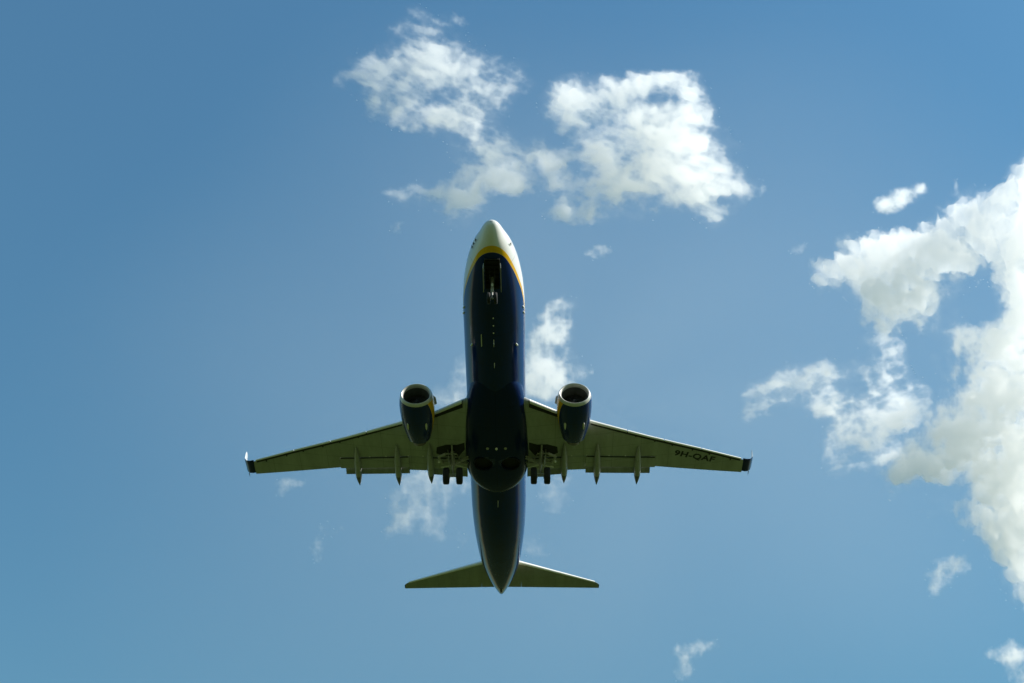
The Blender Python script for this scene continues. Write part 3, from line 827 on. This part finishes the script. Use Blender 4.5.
    o['label'] = label; o['category'] = 'cloud'
    if group: o['group'] = group
    return o

CLOUDS = True
if CLOUDS:
    cloud('lacy half transparent cloud above and left of the nose of the airliner', [
        (425, 38, 38, 28, .8), (408, 78, 60, 28, .7), (388, 106, 32, 20, .68), (358, 72, 24, 18, .52), (440, 118, 38, 17, .75), (462, 70, 46, 28, .58), (508, 76, 32, 18, .48), (425, 60, 25, 14, .4),
        (485, 148, 38, 18, .9), (540, 162, 44, 20, .85), (515, 182, 36, 20, .75), (432, 194, 44, 14, .78), (460, 206, 22, 22, .8), (400, 190, 24, 9, .45), (480, 182, 30, 16, .6), (480, 100, 32, 22, .45), (462, 128, 30, 14, .6)],
        11, 1750, 1.3, wisp=.72, scale=22, tmax=1.05, stretch=(1.3, .9, .35))
    cloud('broad bright white broken cloud above and right of the nose of the airliner', [
        (570, 98, 26, 26, .85), (618, 92, 44, 19, .75), (668, 78, 36, 12, .72), (692, 92, 16, 10, .55), (640, 128, 58, 24, .9), (692, 150, 36, 22, .85), (650, 172, 64, 28, .9), (712, 186, 42, 17, .9), (716, 212, 17, 17, .68),
        (622, 196, 40, 20, .72), (598, 160, 30, 28, .6), (575, 212, 28, 11, .75), (556, 136, 22, 10, -.12), (556, 178, 24, 16, .6), (556, 112, 20, 22, .4), (690, 116, 22, 14, .6)],
        13, 1770, 1.3, wisp=.68, scale=25, tmax=1.8, stretch=(1.3, .9, .25))
    cloud('towering bright white cumulus at the right edge of the sky, the largest cloud', [
        (1022, 182, 16, 26, 1), (998, 196, 16, 12, .8), (985, 218, 42, 28, 1), (1020, 245, 44, 44, 1), (942, 245, 34, 20, .9), (902, 250, 38, 18, 1), (870, 262, 34, 18, .9), (843, 266, 24, 17, .8), (823, 282, 9, 14, .64), (850, 275, 20, 12, .6),
        (882, 290, 32, 22, .9), (922, 288, 34, 22, .9), (905, 312, 32, 18, .85), (882, 328, 18, 14, .6), (1018, 300, 22, 36, .95), (1010, 345, 38, 24, 1), (960, 262, 30, 14, .7), (988, 280, 13, 13, -.25), (975, 312, 12, 12, -.2), (958, 334, 16, 20, .45), (946, 362, 14, 18, .3), (930, 330, 14, 14, .35),
        (1005, 380, 42, 34, 1), (985, 420, 46, 38, 1), (960, 440, 42, 24, 1), (922, 470, 40, 22, .95), (892, 484, 18, 14, .7), (1012, 470, 44, 48, 1), (1002, 520, 28, 28, .85), (1022, 560, 22, 36, .9), (1060, 400, 40, 180, 1), (945, 512, 34, 14, .32)],
        31, 1600, 1.4, wisp=.68, scale=26, tmax=2.5, warp=14)
    cloud('torn wispy cloud trailing left of the largest cumulus, beyond the wing tip', [
        (770, 394, 28, 18, .72), (798, 388, 26, 15, .65), (836, 374, 40, 12, .7), (880, 345, 24, 20, .7), (892, 380, 26, 24, .6), (850, 408, 48, 18, .8), (866, 440, 36, 24, .85), (888, 420, 32, 16, .75), (832, 464, 14, 20, .45), (752, 408, 9, 20, .5), (915, 400, 24, 18, .5), (890, 462, 24, 14, .5)],
        57, 1660, 1.3, wisp=.8, scale=20, tmax=1.25, stretch=(1.4, .9, -.2))
    cloud('small bright elongated puff just above the largest cumulus', [(888, 206, 15, 8, .75), (903, 198, 16, 8, .8), (921, 190, 9, 7, .7)], 71, 1640, 1.2, wisp=.5, scale=14, tmax=2.0, warp=5)
    cloud('tall pale cloud column standing behind the fuselage above the engine', [(560, 304, 17, 13, .7), (556, 330, 18, 18, .7), (548, 356, 21, 22, .8), (556, 374, 30, 20, .8), (540, 388, 30, 22, .75), (532, 335, 12, 12, .4)], 83, 1800, 1.3, wisp=.74, scale=22, tmax=1.05)
    cloud('thin white shred beside the top of the fuselage', [(596, 253, 15, 7, .6), (605, 248, 9, 5, .55)], 91, 1800, 1.2, wisp=.6, scale=12, tmax=.5, warp=4)
    cloud('hazy white cloud patch between the left engine and the left tailplane', [(410, 508, 28, 30, .75), (400, 525, 20, 16, .6), (425, 480, 36, 26, .6), (452, 470, 34, 24, .45), (465, 540, 24, 18, .35), (440, 520, 30, 20, .3)], 101, 1850, 1.4, wisp=.6, scale=24, tmax=.42)
    cloud('faint wisp low in the sky left of the tail', [(325, 530, 16, 12, .62), (318, 550, 11, 14, .45)], 113, 1800, 1.2, wisp=.6, scale=15, tmax=.45, warp=6)
    cloud('faint streak under the left wing', [(296, 483, 18, 8, .6), (284, 493, 11, 9, .5)], 127, 1800, 1.2, wisp=.6, scale=15, tmax=.35, warp=6)
    cloud('small soft puff below the largest cumulus', [(948, 572, 24, 16, .75), (935, 585, 14, 12, .65), (962, 566, 12, 9, .6)], 131, 1680, 1.2, wisp=.6, scale=18, tmax=.7, warp=7)
    cloud('lone wisp at the bottom of the sky below the right wing', [(690, 650, 26, 11, .7), (684, 668, 15, 18, .6), (704, 645, 16, 9, .6)], 139, 1700, 1.2, wisp=.65, scale=16, tmax=.5, warp=7)
    cloud('cloud scrap in the bottom right corner of the sky', [(1015, 660, 14, 20, .75), (995, 656, 18, 7, .5), (1036, 672, 18, 24, .85)], 149, 1700, 1.2, wisp=.6, scale=18, tmax=.9, warp=7)
    cloud('tiny shred between the two large clouds', [(797, 248, 11, 7, .6)], 151, 1750, 1.2, wisp=.55, scale=12, tmax=.35, warp=4)
    cloud('tiny puff left of the airliner nose', [(397, 226, 11, 9, .6)], 157, 1750, 1.2, wisp=.55, scale=12, tmax=.35, warp=4)
    cloud('pale veil of cloud left of the fuselage ahead of the wing', [(458, 388, 24, 16, .6), (448, 400, 28, 14, .55), (470, 370, 16, 22, .5)], 163, 1850, 1.3, wisp=.5, scale=20, tmax=.45, warp=7)
    cloud('thin veil of cloud right of the rear fuselage under the wing', [(548, 505, 16, 24, .55), (540, 545, 18, 14, .5), (560, 485, 20, 18, .5)], 167, 1850, 1.3, wisp=.55, scale=20, tmax=.28, warp=7)

# thin milky vapour added behind the clouds to brighten the middle of the sky
def veil():
    m = bpy.data.materials.new('brightening_vapour'); m.use_nodes = True
    t = m.node_tree; t.nodes.remove(t.nodes['Principled BSDF'])
    v = t.nodes.new('ShaderNodeVolumeScatter'); v.inputs['Density'].default_value = .00034; v.inputs['Anisotropy'].default_value = .3
    v.inputs['Color'].default_value = (.93, 1, 1, 1)
    t.links.new(v.outputs[0], t.nodes['Material Output'].inputs['Volume'])
    D = 3200.0; k = D / FOCAL_PX; n, rn = 72, 26; vs, fs = [], []
    for side in (1, -1):
        for i in range(rn + 1):
            r = i / rn
            for j in range(n):
                a = 2 * math.pi * j / n
                e = 1 + .10 * math.sin(2 * a + 1) + .06 * math.sin(3 * a + 2) + .04 * math.sin(7 * a)
                vs.append((600 * k * r * e * math.cos(a) + 100 * k, 470 * k * r * e * math.sin(a) - 70 * k, side * 260 * (1 - r * r) ** 1.6 * (1 + .06 * math.sin(5 * a + 9 * r))))
    for sd in range(2):
        b = sd * (rn + 1) * n
        for i in range(rn):
            for j in range(n):
                q = (j + 1) % n
                f = (b + i * n + j, b + (i + 1) * n + j, b + (i + 1) * n + q, b + i * n + q)
                fs.append(f if sd == 0 else f[::-1])
    o = mesh_obj('brightening_haze', vs, fs, m)
    o['kind'] = 'stuff'
    o.matrix_world = cam_w @ Matrix.Translation((0, 0, -D))
veil()
